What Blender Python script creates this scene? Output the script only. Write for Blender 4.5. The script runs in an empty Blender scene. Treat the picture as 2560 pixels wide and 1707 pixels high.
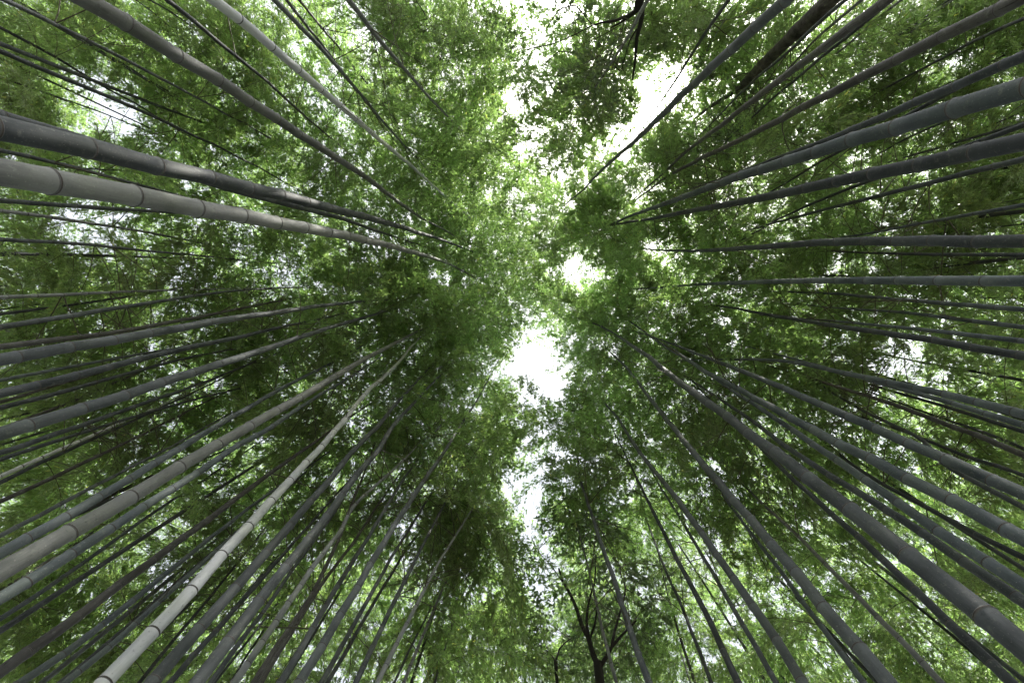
import bpy, math, random
import numpy as np
from mathutils import Matrix, Vector

# ---------------------------------------------------------------- camera, sky, sun, exposure
PW, PH, FOC = 2560.0, 1707.0, 1138.0            # photograph size and focal length in its pixels
ZEN = (1335.0, 672.0)                           # where the zenith falls in it
CAMZ = 1.45
scene = bpy.context.scene
COL = scene.collection

def _n(v): return v / np.linalg.norm(v)
_zc = _n(np.array([ZEN[0] - PW / 2, PH / 2 - ZEN[1], -FOC]))       # world Z seen from the camera
_yc = np.array([0.0, -1.0, 0.0]); _yc = _n(_yc - _zc * (_yc @ _zc))  # world Y: down in the picture
_xc = np.cross(_yc, _zc)
C2W = np.array([_xc, _yc, _zc])                 # camera vector -> world vector
FWD = C2W @ np.array([0, 0, -1.0])
CAMPOS = np.array([0, 0, CAMZ])
cam_d = bpy.data.cameras.new('camera')
cam_d.sensor_width = 36.0; cam_d.lens = FOC / PW * 36.0
cam_d.clip_start = 0.02; cam_d.clip_end = 500.0
cam = bpy.data.objects.new('camera', cam_d); COL.objects.link(cam)
_m = Matrix.Identity(4)
for i in range(3):
    for j in range(3): _m[i][j] = C2W[i, j]
_m[2][3] = CAMZ
cam.matrix_world = _m
scene.camera = cam

def ray(px, py):                                # pixel of the photograph -> world direction with z = 1
    d = C2W @ np.array([px - PW / 2, PH / 2 - py, -FOC])
    return d / d[2]
def proj(P):                                    # world points (n,3) -> pixels (n,2)
    q = (np.asarray(P) - CAMPOS) @ C2W
    z = np.maximum(-q[:, 2], 1e-3)
    return np.stack([PW / 2 + FOC * q[:, 0] / z, PH / 2 - FOC * q[:, 1] / z], 1)

_s = ray(1655, 215)                             # the glow in the upper right canopy
SUN_AZ = math.atan2(_s[0], _s[1]); SUN_EL = math.atan2(1.0, math.hypot(_s[0], _s[1]))
world = bpy.data.worlds.new('World'); scene.world = world; world.use_nodes = True
wn = world.node_tree.nodes; wl = world.node_tree.links
sky = wn.new('ShaderNodeTexSky'); sky.sky_type = 'NISHITA'; sky.sun_disc = False
sky.sun_elevation = SUN_EL; sky.sun_rotation = SUN_AZ
sky.air_density = 1.6; sky.dust_density = 4.0; sky.ozone_density = 0.6
bg = wn['Background']; bg.inputs['Strength'].default_value = 0.15
hs_ = wn.new('ShaderNodeHueSaturation'); hs_.inputs['Saturation'].default_value = 0.3   # thin bright overcast
wl.new(sky.outputs[0], hs_.inputs['Color']); wl.new(hs_.outputs[0], bg.inputs['Color'])
sun_d = bpy.data.lights.new('sun', 'SUN'); sun_d.energy = 5.0; sun_d.angle = math.radians(0.6)
sun_d.color = (1.0, 0.95, 0.86)
sun = bpy.data.objects.new('sun', sun_d); COL.objects.link(sun)
sun.rotation_euler = Vector(_s).to_track_quat('Z', 'Y').to_euler()
vs = scene.view_settings
vs.view_transform = 'Standard'; vs.look = 'None'; vs.gamma = 1.0; vs.use_curve_mapping = False
vs.exposure = 1.36
scene.render.engine = 'CYCLES'
cy = scene.cycles
cy.max_bounces = 3; cy.diffuse_bounces = 2; cy.glossy_bounces = 2; cy.transmission_bounces = 6; cy.transparent_max_bounces = 4
cy.sample_clamp_indirect = 8.0
cy.use_adaptive_sampling = True; cy.adaptive_threshold = 0.035

R = np.random.default_rng(11)
rnd = random.Random(5)

# ---------------------------------------------------------------- helpers
def mesh_np(name, V, F, mats, mat_idx=None, smooth=True, attrs=None):
    """V (n,3), F list of (k,m) int arrays (quads or tris); attrs: {name: (n,) or (n,3)} on points."""
    me = bpy.data.meshes.new(name)
    V = np.asarray(V, np.float32)
    F = [np.asarray(f, np.int32) for f in F if len(f)]
    nl = sum(f.size for f in F); nf = sum(len(f) for f in F)
    me.vertices.add(len(V)); me.vertices.foreach_set('co', V.ravel())
    me.loops.add(nl); me.loops.foreach_set('vertex_index', np.concatenate([f.ravel() for f in F]))
    me.polygons.add(nf)
    tot = np.concatenate([np.full(len(f), f.shape[1], np.int32) for f in F])
    me.polygons.foreach_set('loop_start', (np.cumsum(tot) - tot).astype(np.int32))
    if mat_idx is not None: me.polygons.foreach_set('material_index', np.asarray(mat_idx, np.int32))
    me.polygons.foreach_set('use_smooth', np.full(nf, smooth, bool))
    for m in mats: me.materials.append(m)
    for k, a in (attrs or {}).items():
        a = np.asarray(a, np.float32)
        if a.ndim == 1:
            at = me.attributes.new(k, 'FLOAT', 'POINT'); at.data.foreach_set('value', a)
        else:
            at = me.attributes.new(k, 'FLOAT_VECTOR', 'POINT'); at.data.foreach_set('vector', a.ravel())
    me.update(calc_edges=True)
    return me

def add(name, data, parent=None, loc=None, mat=None):
    o = bpy.data.objects.new(name, data); COL.objects.link(o)
    if parent is not None: o.parent = parent
    if mat is not None: o.matrix_basis = mat
    elif loc is not None: o.location = loc
    return o

def tag(o, label=None, cat=None, group=None, kind=None):
    if label: o['label'] = label
    if cat: o['category'] = cat
    if group: o['group'] = group
    if kind: o['kind'] = kind
    return o

def frames(P):
    """tangent and two normals along a polyline, without twist"""
    T = np.gradient(P, axis=0); T /= np.linalg.norm(T, axis=1)[:, None]
    U = np.zeros_like(T); u = np.array([1.0, 0, 0])
    if abs(T[0] @ u) > 0.9: u = np.array([0, 1.0, 0])
    for i, t in enumerate(T):
        u = u - t * (u @ t); u = u / np.linalg.norm(u); U[i] = u
    return T, U, np.cross(T, U)

def tube(P, rad, n, base=0):
    """verts, quads of a tube along P"""
    P = np.asarray(P, float); T, U, W = frames(P)
    a = np.arange(n) * 2 * math.pi / n
    V = P[:, None, :] + np.asarray(rad)[:, None, None] * (np.cos(a)[None, :, None] * U[:, None, :] + np.sin(a)[None, :, None] * W[:, None, :])
    m = len(P)
    i = np.arange(m - 1)[:, None] * n; j = np.arange(n)[None, :]; k = (j + 1) % n
    F = np.stack([i + j, i + k, i + n + k, i + n + j], -1).reshape(-1, 4) + base
    return V.reshape(-1, 3), F

# ---------------------------------------------------------------- materials
def nodes_of(name):
    m = bpy.data.materials.new(name); m.use_nodes = True
    nt = m.node_tree
    return m, nt.nodes, nt.links, nt.nodes['Principled BSDF']
def node(N, t, **kw):
    n = N.new(t)
    for k, v in kw.items(): setattr(n, k, v)
    return n
def ramp(N, L, src, stops):
    r = N.new('ShaderNodeValToRGB'); e = r.color_ramp.elements
    while len(e) < len(stops): e.new(0.5)
    for x, (p, c) in zip(e, stops):
        x.position = p; x.color = (c, c, c, 1) if not hasattr(c, '__len__') else (*c, 1)
    L.new(src, r.inputs[0]); return r.outputs[0]
def mix(N, L, f, a, b, mode='MIX'):
    m = N.new('ShaderNodeMix'); m.data_type = 'RGBA'; m.blend_type = mode
    for s, v in ((m.inputs[0], f), (m.inputs[6], a), (m.inputs[7], b)):
        if isinstance(v, bpy.types.NodeSocket): L.new(v, s)
        elif hasattr(v, '__len__'): s.default_value = (*v, 1)
        else: s.default_value = v
    return m.outputs[2]
def noise(N, L, vec, scale, detail=3, rough=0.55):
    t = N.new('ShaderNodeTexNoise'); t.inputs['Scale'].default_value = scale
    t.inputs['Detail'].default_value = detail; t.inputs['Roughness'].default_value = rough
    L.new(vec, t.inputs['Vector']); return t.outputs[0]

def culm_material(name, c1, c2, bloom, streak=0.35, spots=0.25, crack=0.0, rough=0.74):
    """waxy bamboo skin: fine lengthwise grain, blotches, pale bloom under the nodes, lichen specks.
    cu = (angle*radius, height, distance below the next node)"""
    m, N, L, b = nodes_of(name)
    at = node(N, 'ShaderNodeAttribute', attribute_name='cu')
    info = N.new('ShaderNodeObjectInfo')
    sep = N.new('ShaderNodeSeparateXYZ'); L.new(at.outputs['Vector'], sep.inputs[0])
    off = N.new('ShaderNodeMath'); off.operation = 'MULTIPLY'; off.inputs[1].default_value = 37.0; L.new(info.outputs['Random'], off.inputs[0])
    tc = N.new('ShaderNodeTexCoord')
    va = N.new('ShaderNodeVectorMath'); va.operation = 'ADD'; L.new(tc.outputs['Object'], va.inputs[0])
    cmb = N.new('ShaderNodeCombineXYZ')
    for k in range(3): L.new(off.outputs[0], cmb.inputs[k])
    L.new(cmb.outputs[0], va.inputs[1])
    st = N.new('ShaderNodeVectorMath'); st.operation = 'MULTIPLY'; L.new(va.outputs[0], st.inputs[0]); st.inputs[1].default_value = (1, 1, 0.03)
    grain = noise(N, L, st.outputs[0], 210, 3)
    st2 = N.new('ShaderNodeVectorMath'); st2.operation = 'MULTIPLY'; L.new(va.outputs[0], st2.inputs[0]); st2.inputs[1].default_value = (1, 1, 0.25)
    blot = noise(N, L, st2.outputs[0], 16, 6, 0.72)
    big = noise(N, L, va.outputs[0], 1.6, 2)
    col = mix(N, L, ramp(N, L, blot, [(0.35, 0.0), (0.65, 1.0)]), c1, c2)
    col = mix(N, L, ramp(N, L, big, [(0.35, 0.0), (0.7, 0.55)]), col, bloom)
    col = mix(N, L, streak, col, mix(N, L, grain, (0.25, 0.25, 0.25), (1.75, 1.75, 1.75)), 'MULTIPLY')
    # bloom just under each node, darker just above it
    band = ramp(N, L, sep.outputs[2], [(0.0, 1.0), (0.05, 0.8), (0.17, 0.0)])
    nb = mix(N, L, 1.0, band, noise(N, L, va.outputs[0], 30, 3), 'MULTIPLY')
    col = mix(N, L, nb, col, bloom)
    sp = noise(N, L, va.outputs[0], 95, 2)
    spm = ramp(N, L, sp, [(0.66, 0.0), (0.72, spots)])
    col = mix(N, L, spm, col, (0.42, 0.43, 0.40))
    sc = noise(N, L, va.outputs[0], 44, 4)
    col = mix(N, L, ramp(N, L, sc, [(0.62, 0.0), (0.75, 0.5)]), col, (0.03, 0.03, 0.03))
    if crack:
        w = noise(N, L, st.outputs[0], 60, 1)
        col = mix(N, L, ramp(N, L, w, [(0.485, 0.0), (0.495, crack), (0.505, crack), (0.515, 0.0)]), col, (0.012, 0.01, 0.008))
    li = noise(N, L, va.outputs[0], 21, 5, 0.75)
    col = mix(N, L, ramp(N, L, li, [(0.57, 0.0), (0.66, 0.4 if spots else 0.1)]), col, (0.20, 0.215, 0.195))
    yg = noise(N, L, va.outputs[0], 2.3, 2)
    col = mix(N, L, ramp(N, L, yg, [(0.4, 0.0), (0.7, 0.22)]), col, mix(N, L, 1.0, col, (1.25, 1.3, 0.72), 'MULTIPLY'))
    vmul = N.new('ShaderNodeHueSaturation'); vmul.inputs['Saturation'].default_value = 1.0
    mr = N.new('ShaderNodeMapRange'); mr.inputs[3].default_value = 0.75; mr.inputs[4].default_value = 1.3
    L.new(info.outputs['Random'], mr.inputs[0]); L.new(mr.outputs[0], vmul.inputs['Value']); L.new(col, vmul.inputs['Color'])
    L.new(vmul.outputs[0], b.inputs['Base Color'])
    b.inputs['Roughness'].default_value = rough
    b.inputs['Specular IOR Level'].default_value = 0.35
    bump = N.new('ShaderNodeBump'); bump.inputs['Strength'].default_value = 0.12; bump.inputs['Distance'].default_value = 0.004
    L.new(grain, bump.inputs['Height']); L.new(bump.outputs[0], b.inputs['Normal'])
    return m

CULM = {
    'd': culm_material('culm_charcoal', (0.020, 0.026, 0.030), (0.049, 0.057, 0.062), (0.086, 0.098, 0.107)),
    'g': culm_material('culm_grey', (0.035, 0.043, 0.048), (0.085, 0.096, 0.103), (0.138, 0.156, 0.168)),
    'b': culm_material('culm_blue_grey', (0.033, 0.044, 0.052), (0.078, 0.097, 0.107), (0.14, 0.165, 0.178), spots=0.35),
    'o': culm_material('culm_olive_grey', (0.070, 0.076, 0.074), (0.134, 0.141, 0.137), (0.182, 0.192, 0.194)),
    'n': culm_material('culm_brown', (0.038, 0.037, 0.036), (0.082, 0.080, 0.077), (0.112, 0.114, 0.112), streak=0.55, spots=0.1, crack=0.8),
    'l': culm_material('culm_light_grey', (0.10, 0.112, 0.118), (0.185, 0.198, 0.204), (0.28, 0.30, 0.318)),
    'p': culm_material('culm_powdery_white', (0.38, 0.41, 0.435), (0.54, 0.575, 0.605), (0.65, 0.68, 0.71), streak=0.18, spots=0.0),
}
RING, N, L, b = nodes_of('node_scar')
tc = N.new('ShaderNodeTexCoord')
L.new(mix(N, L, noise(N, L, tc.outputs['Object'], 6, 3), (0.020, 0.016, 0.014), (0.075, 0.062, 0.052)), b.inputs['Base Color'])
b.inputs['Roughness'].default_value = 0.8
RIDGE, N, L, b = nodes_of('node_ridge')
tc = N.new('ShaderNodeTexCoord')
L.new(mix(N, L, noise(N, L, tc.outputs['Object'], 5, 4), (0.055, 0.058, 0.058), (0.155, 0.162, 0.162)), b.inputs['Base Color'])
b.inputs['Roughness'].default_value = 0.7
TWIG, N, L, b = nodes_of('twig')
tc = N.new('ShaderNodeTexCoord')
L.new(mix(N, L, noise(N, L, tc.outputs['Object'], 5, 2), (0.035, 0.038, 0.022), (0.10, 0.095, 0.06)), b.inputs['Base Color'])
b.inputs['Roughness'].default_value = 0.7

def leaf_material(name, dark, mid, yellow, trans):
    m, N, L, b = nodes_of(name)
    at = node(N, 'ShaderNodeAttribute', attribute_name='lv')
    info = N.new('ShaderNodeObjectInfo')
    c = ramp(N, L, at.outputs['Fac'], [(0.0, dark), (0.55, mid), (0.93, mid), (1.0, yellow)])
    h = N.new('ShaderNodeHueSaturation'); L.new(c, h.inputs['Color'])
    mr = N.new('ShaderNodeMapRange'); mr.inputs[3].default_value = 0.488; mr.inputs[4].default_value = 0.508
    L.new(info.outputs['Random'], mr.inputs[0]); L.new(mr.outputs[0], h.inputs['Hue'])
    mr2 = N.new('ShaderNodeMapRange'); mr2.inputs[3].default_value = 0.8; mr2.inputs[4].default_value = 1.2
    L.new(info.outputs['Random'], mr2.inputs[0]); L.new(mr2.outputs[0], h.inputs['Value'])
    L.new(h.outputs[0], b.inputs['Base Color'])
    b.inputs['Roughness'].default_value = 0.42; b.inputs['Specular IOR Level'].default_value = 0.5
    tr = N.new('ShaderNodeBsdfTranslucent')
    L.new(mix(N, L, 1.0, h.outputs[0], trans, 'MULTIPLY'), tr.inputs['Color'])
    ad = N.new('ShaderNodeAddShader'); L.new(b.outputs[0], ad.inputs[0]); L.new(tr.outputs[0], ad.inputs[1])
    L.new(ad.outputs[0], N['Material Output'].inputs['Surface'])
    return m
LEAF = leaf_material('bamboo_leaf', (0.042, 0.063, 0.036), (0.070, 0.098, 0.051), (0.15, 0.145, 0.055), (3.3, 3.6, 1.85))
BROAD = leaf_material('broad_leaf', (0.034, 0.052, 0.032), (0.052, 0.076, 0.040), (0.10, 0.11, 0.045), (1.9, 2.0, 1.3))
BARK, N, L, b = nodes_of('bark')
tc = N.new('ShaderNodeTexCoord')
bk = noise(N, L, tc.outputs['Object'], 9, 6, 0.7)
L.new(mix(N, L, ramp(N, L, bk, [(0.35, 0.0), (0.68, 1.0)]), (0.022, 0.020, 0.019), (0.125, 0.118, 0.108)), b.inputs['Base Color'])
b.inputs['Roughness'].default_value = 0.9
bp = N.new('ShaderNodeBump'); bp.inputs['Strength'].default_value = 0.7; bp.inputs['Distance'].default_value = 0.03
L.new(bk, bp.inputs['Height']); L.new(bp.outputs[0], b.inputs['Normal'])
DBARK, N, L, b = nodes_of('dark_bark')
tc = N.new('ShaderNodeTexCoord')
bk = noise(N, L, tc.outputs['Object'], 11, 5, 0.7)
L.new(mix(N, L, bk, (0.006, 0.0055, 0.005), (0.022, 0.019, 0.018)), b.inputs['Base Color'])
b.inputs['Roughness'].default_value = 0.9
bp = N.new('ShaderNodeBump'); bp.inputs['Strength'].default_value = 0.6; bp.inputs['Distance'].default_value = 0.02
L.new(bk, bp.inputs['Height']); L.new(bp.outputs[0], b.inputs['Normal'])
SOIL, N, L, b = nodes_of('leaf_litter')
tc = N.new('ShaderNodeTexCoord')
n1 = noise(N, L, tc.outputs['Object'], 14, 6, 0.7); n2 = noise(N, L, tc.outputs['Object'], 0.7, 3)
c = mix(N, L, n1, (0.04, 0.034, 0.026), (0.15, 0.13, 0.10))
L.new(mix(N, L, ramp(N, L, n2, [(0.45, 0.0), (0.7, 0.5)]), c, (0.07, 0.09, 0.035)), b.inputs['Base Color'])
b.inputs['Roughness'].default_value = 0.95
PATH, N, L, b = nodes_of('path_gravel')
tc = N.new('ShaderNodeTexCoord')
L.new(mix(N, L, noise(N, L, tc.outputs['Object'], 40, 5, 0.7), (0.12, 0.115, 0.105), (0.25, 0.24, 0.225)), b.inputs['Base Color'])
b.inputs['Roughness'].default_value = 0.95

# ---------------------------------------------------------------- ground
def ground_h(x, y):
    ax = np.abs(np.asarray(x, float) - 0.25)
    return 0.28 * np.clip((ax - 0.8) / 2.0, 0, 1) ** 2 * (1 + 0.25 * np.sin(0.9 * np.asarray(y) + x)) + 0.012 * np.clip(ax - 3, 0, 40)
gx = np.linspace(-60, 60, 121) + 0.0; gy = np.linspace(-60, 60, 121)
GX, GY = np.meshgrid(gx, gy); GZ = ground_h(GX, GY)
V = np.stack([GX, GY, GZ], -1).reshape(-1, 3)
i = np.arange(120)[:, None] * 121 + np.arange(120)[None, :]
F = np.stack([i, i + 1, i + 122, i + 121], -1).reshape(-1, 4)
tag(add('ground', mesh_np('ground', V, [F], [SOIL])), 'forest floor of fallen bamboo leaves', kind='structure')
py = np.linspace(-60, 60, 121); pxw = np.array([-0.55, -0.1, 0.3, 0.7, 1.05])
V = np.stack([np.repeat(pxw[None, :], 121, 0) + 0.05 * np.sin(py)[:, None] * np.sign(pxw - 0.25), np.repeat(py[:, None], 5, 1), np.full((121, 5), 0.012)], -1).reshape(-1, 3)
i = np.arange(120)[:, None] * 5 + np.arange(4)[None, :]
F = np.stack([i, i + 1, i + 6, i + 5], -1).reshape(-1, 4)
tag(add('path', mesh_np('path', V, [F], [PATH])), 'gravel path between the two bamboo stands', kind='structure')

# ---------------------------------------------------------------- foliage: leafy branches shared by many culms
def leaf_geo(Pos, Dir, Nor, Len, Wid, droop):
    """lanceolate leaves, six points each, folded along the midrib and bending down to the tip"""
    n = len(Pos)
    S = np.cross(Dir, Nor); S /= np.linalg.norm(S, axis=1)[:, None] + 1e-9
    Nn = np.cross(S, Dir)
    def at(t, w, lift):
        return Pos + Dir * (Len * t)[:, None] + S * (Wid * w)[:, None] + Nn * (Wid * lift)[:, None] - np.array([0, 0, 1.0]) * (Len * droop * t * t)[:, None]
    V = np.stack([at(0, 0, 0), at(.28, -.46, .18), at(.28, .46, .18), at(.66, -.36, .14), at(.66, .36, .14), at(1, 0, 0)], 1).reshape(-1, 3)
    k = np.arange(n)[:, None] * 6
    return V, k + np.array([[1, 3, 4, 2]]), np.concatenate([k + np.array([[0, 1, 2]]), k + np.array([[3, 5, 4]])])

def unit(v): return v / (np.linalg.norm(v, axis=-1, keepdims=True) + 1e-9)

def branch_mesh(name, Lb, ntw, seed, rise=0.5, drop=0.75, leaf=(0.10, 0.145), width=0.165, mat=None, dens=1.0, nper=(3, 6), fan=0.6):
    g = np.random.default_rng(seed)
    tv, tf = [], []; nb = 0
    def addtube(P, r0, r1, n=3):
        nonlocal nb
        v, f = tube(P, np.linspace(r0, r1, len(P)), n, nb); tv.append(v); tf.append(f); nb += len(v)
    t = np.linspace(0, 1, 8)
    wob = g.normal(0, 0.04, (8, 3)).cumsum(0) * Lb * 0.35 * t[:, None]
    main = np.stack([Lb * t * (1 - 0.08 * t), 0 * t, Lb * (rise * t - drop * t * t)], 1) + wob
    addtube(main, 0.006, 0.002, 4)
    P, D, NN, LL = [], [], [], []
    for i in range(ntw):
        s = 0.12 + 0.88 * (i + g.random()) / ntw
        p0 = np.array([np.interp(s, t, main[:, k]) for k in range(3)])
        tan = unit(np.array([np.interp(min(s + .05, 1), t, main[:, k]) - np.interp(s - .05, t, main[:, k]) for k in range(3)]))
        side = (1 if i % 2 else -1)
        lat = np.array([-tan[1], tan[0], 0.0]) * side
        d = unit(tan * g.uniform(.35, .9) + lat * g.uniform(.4, 1.0) + np.array([0, 0, g.uniform(-.25, .45)]))
        lt = Lb * g.uniform(.2, .42) * (1.1 - 0.5 * s)
        tt = np.linspace(0, 1, 5)
        tw = p0 + d * (lt * tt)[:, None] - np.array([0, 0, 1.0]) * (lt * g.uniform(.15, .55) * tt * tt)[:, None] + g.normal(0, .012, (5, 3)) * tt[:, None]
        addtube(tw, 0.0022, 0.0012, 3)
        nsub = max(2, int(round(dens * (3 + lt * 9))))
        for j in range(nsub):
            ss = 0.25 + 0.75 * (j + g.random()) / nsub
            q = np.array([np.interp(ss, tt, tw[:, k]) for k in range(3)])
            dd = unit(d + g.normal(0, .55, 3) + np.array([0, 0, -.25]))
            ls = g.uniform(.03, .13)
            e = q + dd * ls
            if g.random() < 0.6: addtube(np.array([q, (q + e) / 2, e]), 0.0013, 0.0009, 3)
            nl = g.integers(*nper)
            a = np.linspace(-1, 1, nl) * fan + g.normal(0, .15, nl)
            sd = unit(np.cross(dd, [0, 0, 1.0]) + 1e-6)
            ld = unit(dd[None, :] * np.cos(a)[:, None] + sd[None, :] * np.sin(a)[:, None] + g.normal(0, .18, (nl, 3)) + np.array([0, 0, -.28]))
            back = g.uniform(0, .4, nl) * ls
            P.append(e - dd * back[:, None]); D.append(ld)
            NN.append(unit(np.array([0, 0, 1.0]) + g.normal(0, .45, (nl, 3)))); LL.append(g.uniform(*leaf, nl))
    P, D, NN, LL = map(np.concatenate, (P, D, NN, LL))
    v, fq, ft = leaf_geo(P, D, NN, LL, LL * width * g.uniform(.8, 1.2, len(LL)), g.uniform(.05, .35, len(LL)))
    TV = np.concatenate(tv); TF = np.concatenate(tf); o = len(TV)
    lv = np.repeat(np.clip(g.beta(2, 2, len(P)) * .92 + (g.random(len(P)) < .03) * .4, 0, 1), 6)
    me = mesh_np(name, np.concatenate([TV, v]), [TF, fq + o, ft + o], [TWIG, mat or LEAF],
                 np.concatenate([np.zeros(len(TF)), np.ones(len(fq) + len(ft))]), True,
                 {'lv': np.concatenate([np.zeros(len(TV)), lv])})
    return me
BR = [branch_mesh('leafy_branch_%d' % k, 1.5, 22, 100 + k, rise=.42 + .05 * (k % 4), drop=.62 + .07 * (k % 5), leaf=(.060, .095), width=.175, nper=(4, 7), dens=2.35) for k in range(12)]
BOUGH = [branch_mesh('leafy_bough_%d' % k, 2.1, 30, 300 + k, rise=.45 + .05 * (k % 4), drop=.65 + .08 * (k % 3), leaf=(.060, .096), width=.18, nper=(4, 7), dens=2.35) for k in range(8)]
LONG = [branch_mesh('long_bough_%d' % k, 2.8, 36, 500 + k, rise=.45 + .05 * (k % 4), drop=.6 + .08 * (k % 3), leaf=(.062, .096), width=.18, nper=(4, 7), dens=2.1) for k in range(5)]
TRI_BR = np.mean([len(m.polygons) for m in BR])

# ---------------------------------------------------------------- open sky between the crowns (plan directions from the path)
# x, y, rx, ry, rotation (deg), strength
GAPS = [(1342, 850, 44, 50, 0, 1), (1350, 925, 62, 60, 0, 1), (1368, 1000, 40, 52, 10, 1), (1330, 1090, 30, 46, -20, 1), (1318, 1200, 18, 80, 0, 1), (1324, 1320, 17, 100, 0, 1), (1352, 1440, 26, 60, 0, .95),
        (1352, 1570, 22, 60, 0, .8), (1440, 675, 46, 24, 10, 1), (1262, 475, 28, 26, 0, 1), (1330, 15, 40, 20, 0, 1), (1300, 150, 16, 110, 0, .6), (1298, 330, 14, 60, 0, .6),
        (1400, 110, 50, 60, 0, .4), (1655, 215, 26, 90, 38, 1), (1580, 330, 30, 66, 35, .95), (1760, 90, 16, 90, 45, .5), (1640, 470, 70, 26, -35, .4),
        (1780, 240, 40, 40, 0, .5), (260, 270, 85, 40, 20, 1), (370, 330, 50, 26, 25, .8), (200, 575, 80, 28, 5, 1), (715, 680, 36, 44, 0, 1), (2245, 915, 74, 36, 10, 1),
        (1185, 1665, 45, 45, 0, .8), (2010, 360, 50, 20, -30, .6), (2450, 80, 90, 40, -35, .6), (115, 1115, 36, 20, 0, .8), (940, 980, 46, 30, -20, .7), (1560, 1060, 34, 42, 20, .6),
        (1245, 915, 20, 24, 0, .9), (1120, 1640, 26, 50, 0, .6), (1990, 1410, 70, 20, 35, .6), (620, 1010, 40, 16, -20, .5), (330, 880, 70, 14, -10, .6), (2380, 160, 60, 20, -30, .6)]
def gap_at(px):
    """strength of the sky opening at pixels (n,2)"""
    s = np.zeros(len(px))
    for (x, y, rx, ry, a, k) in GAPS:
        c, sn = math.cos(math.radians(a)), math.sin(math.radians(a))
        dx, dy = px[:, 0] - x, px[:, 1] - y
        u, v = (dx * c + dy * sn) / rx, (-dx * sn + dy * c) / ry
        s = np.maximum(s, k * np.clip((1.2 - np.hypot(u, v)) / 0.25, 0, 1))
    return s
def gap_of(sm):
    v = gap_at(proj(sm)); t = v.max()
    return t if t > .86 else v.mean() * .8
def branch_samples(o, az, Lb, tilt=0.0):
    c, s = math.cos(az), math.sin(az)
    t = np.array([.3, .6, .85, 1.0])
    z = Lb * (.5 * t - .75 * t * t)
    P = np.stack([c * Lb * t, s * Lb * t, z], 1)
    lat = np.array([-s, c, 0]) * Lb * .24
    return np.array(o) + np.concatenate([P, P[1:3] + lat, P[1:3] - lat])
def rot_branch(p, az, sc, roll, pitch):
    return Matrix.Translation(Vector(p)) @ Matrix.Rotation(az, 4, 'Z') @ Matrix.Rotation(pitch, 4, 'Y') @ Matrix.Rotation(roll, 4, 'X') @ Matrix.Scale(sc, 4)

# ---------------------------------------------------------------- bamboo culms
def bare_branch(name, seed):
    g = np.random.default_rng(seed); V, F, nb = [], [], 0
    for s in (1, .7):
        t = np.linspace(0, 1, 7); a = .45 if s == 1 else -.4
        P = np.stack([s * t * math.cos(a), s * t * math.sin(a), s * (.55 * t - .35 * t * t)], 1) + g.normal(0, .02, (7, 3)).cumsum(0) * t[:, None]
        v, f = tube(P, np.linspace(.0065, .002, 7), 5, nb); V.append(v); F.append(f); nb += len(v)
        for j in range(4):
            k = 2 + j; d = unit(P[min(k + 1, 6)] - P[k - 1] + g.normal(0, .6, 3) * .4)
            q = P[k] + d * (np.linspace(0, 1, 4) * g.uniform(.15, .4) * s)[:, None]
            v, f = tube(q, np.linspace(.0028, .0012, 4), 4, nb); V.append(v); F.append(f); nb += len(v)
    return mesh_np(name, np.concatenate(V), [np.concatenate(F)], [TWIG])
BARE = [bare_branch('bare_branch_%d' % k, 40 + k) for k in range(5)]
def unit_ring():
    n = 18; prof = [(1.0, -.19), (1.06, -.08), (1.075, -.02), (1.02, .02), (1.055, .06), (1.0, .16)]
    a = np.arange(n) * 2 * math.pi / n
    V = np.concatenate([np.stack([r * np.cos(a), r * np.sin(a), np.full(n, z)], 1) for r, z in prof])
    F = []
    for k in range(len(prof) - 1):
        for j in range(n): F.append((k * n + j, k * n + (j + 1) % n, (k + 1) * n + (j + 1) % n, (k + 1) * n + j))
    return mesh_np('node_ring', V, [np.array(F)], [RING, RIDGE], np.repeat([1, 0, 0, 0, 1], n))
RINGM = unit_ring()

def culm_geometry(path_fn, ztop, r_fn, nodes, sides):
    """cross-sections at every node with the swollen collar; cu attribute for the skin"""
    zs, rr, nd = [], [], []
    for k in range(len(nodes) - 1):
        a, b = nodes[k], nodes[k + 1]; s = b - a
        for f, m in ((0.0, 1.0), (0.03, 1.03), (0.09, .985), (0.5, .975), (0.90, .985), (0.97, 1.045)):
            zs.append(a + f * s); rr.append(m); nd.append((1 - f) * s if f > 0 else 0.0)
    zs.append(nodes[-1]); rr.append(1.0); nd.append(0.0)
    zs = np.array(zs); P = path_fn(zs); rad = r_fn(zs) * np.array(rr)
    V, F = tube(P, rad, sides)
    cu = np.stack([np.tile(np.arange(sides) / sides, len(zs)), np.repeat(zs, sides), np.repeat(np.array(nd), sides)], 1)
    return V, F, cu

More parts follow.
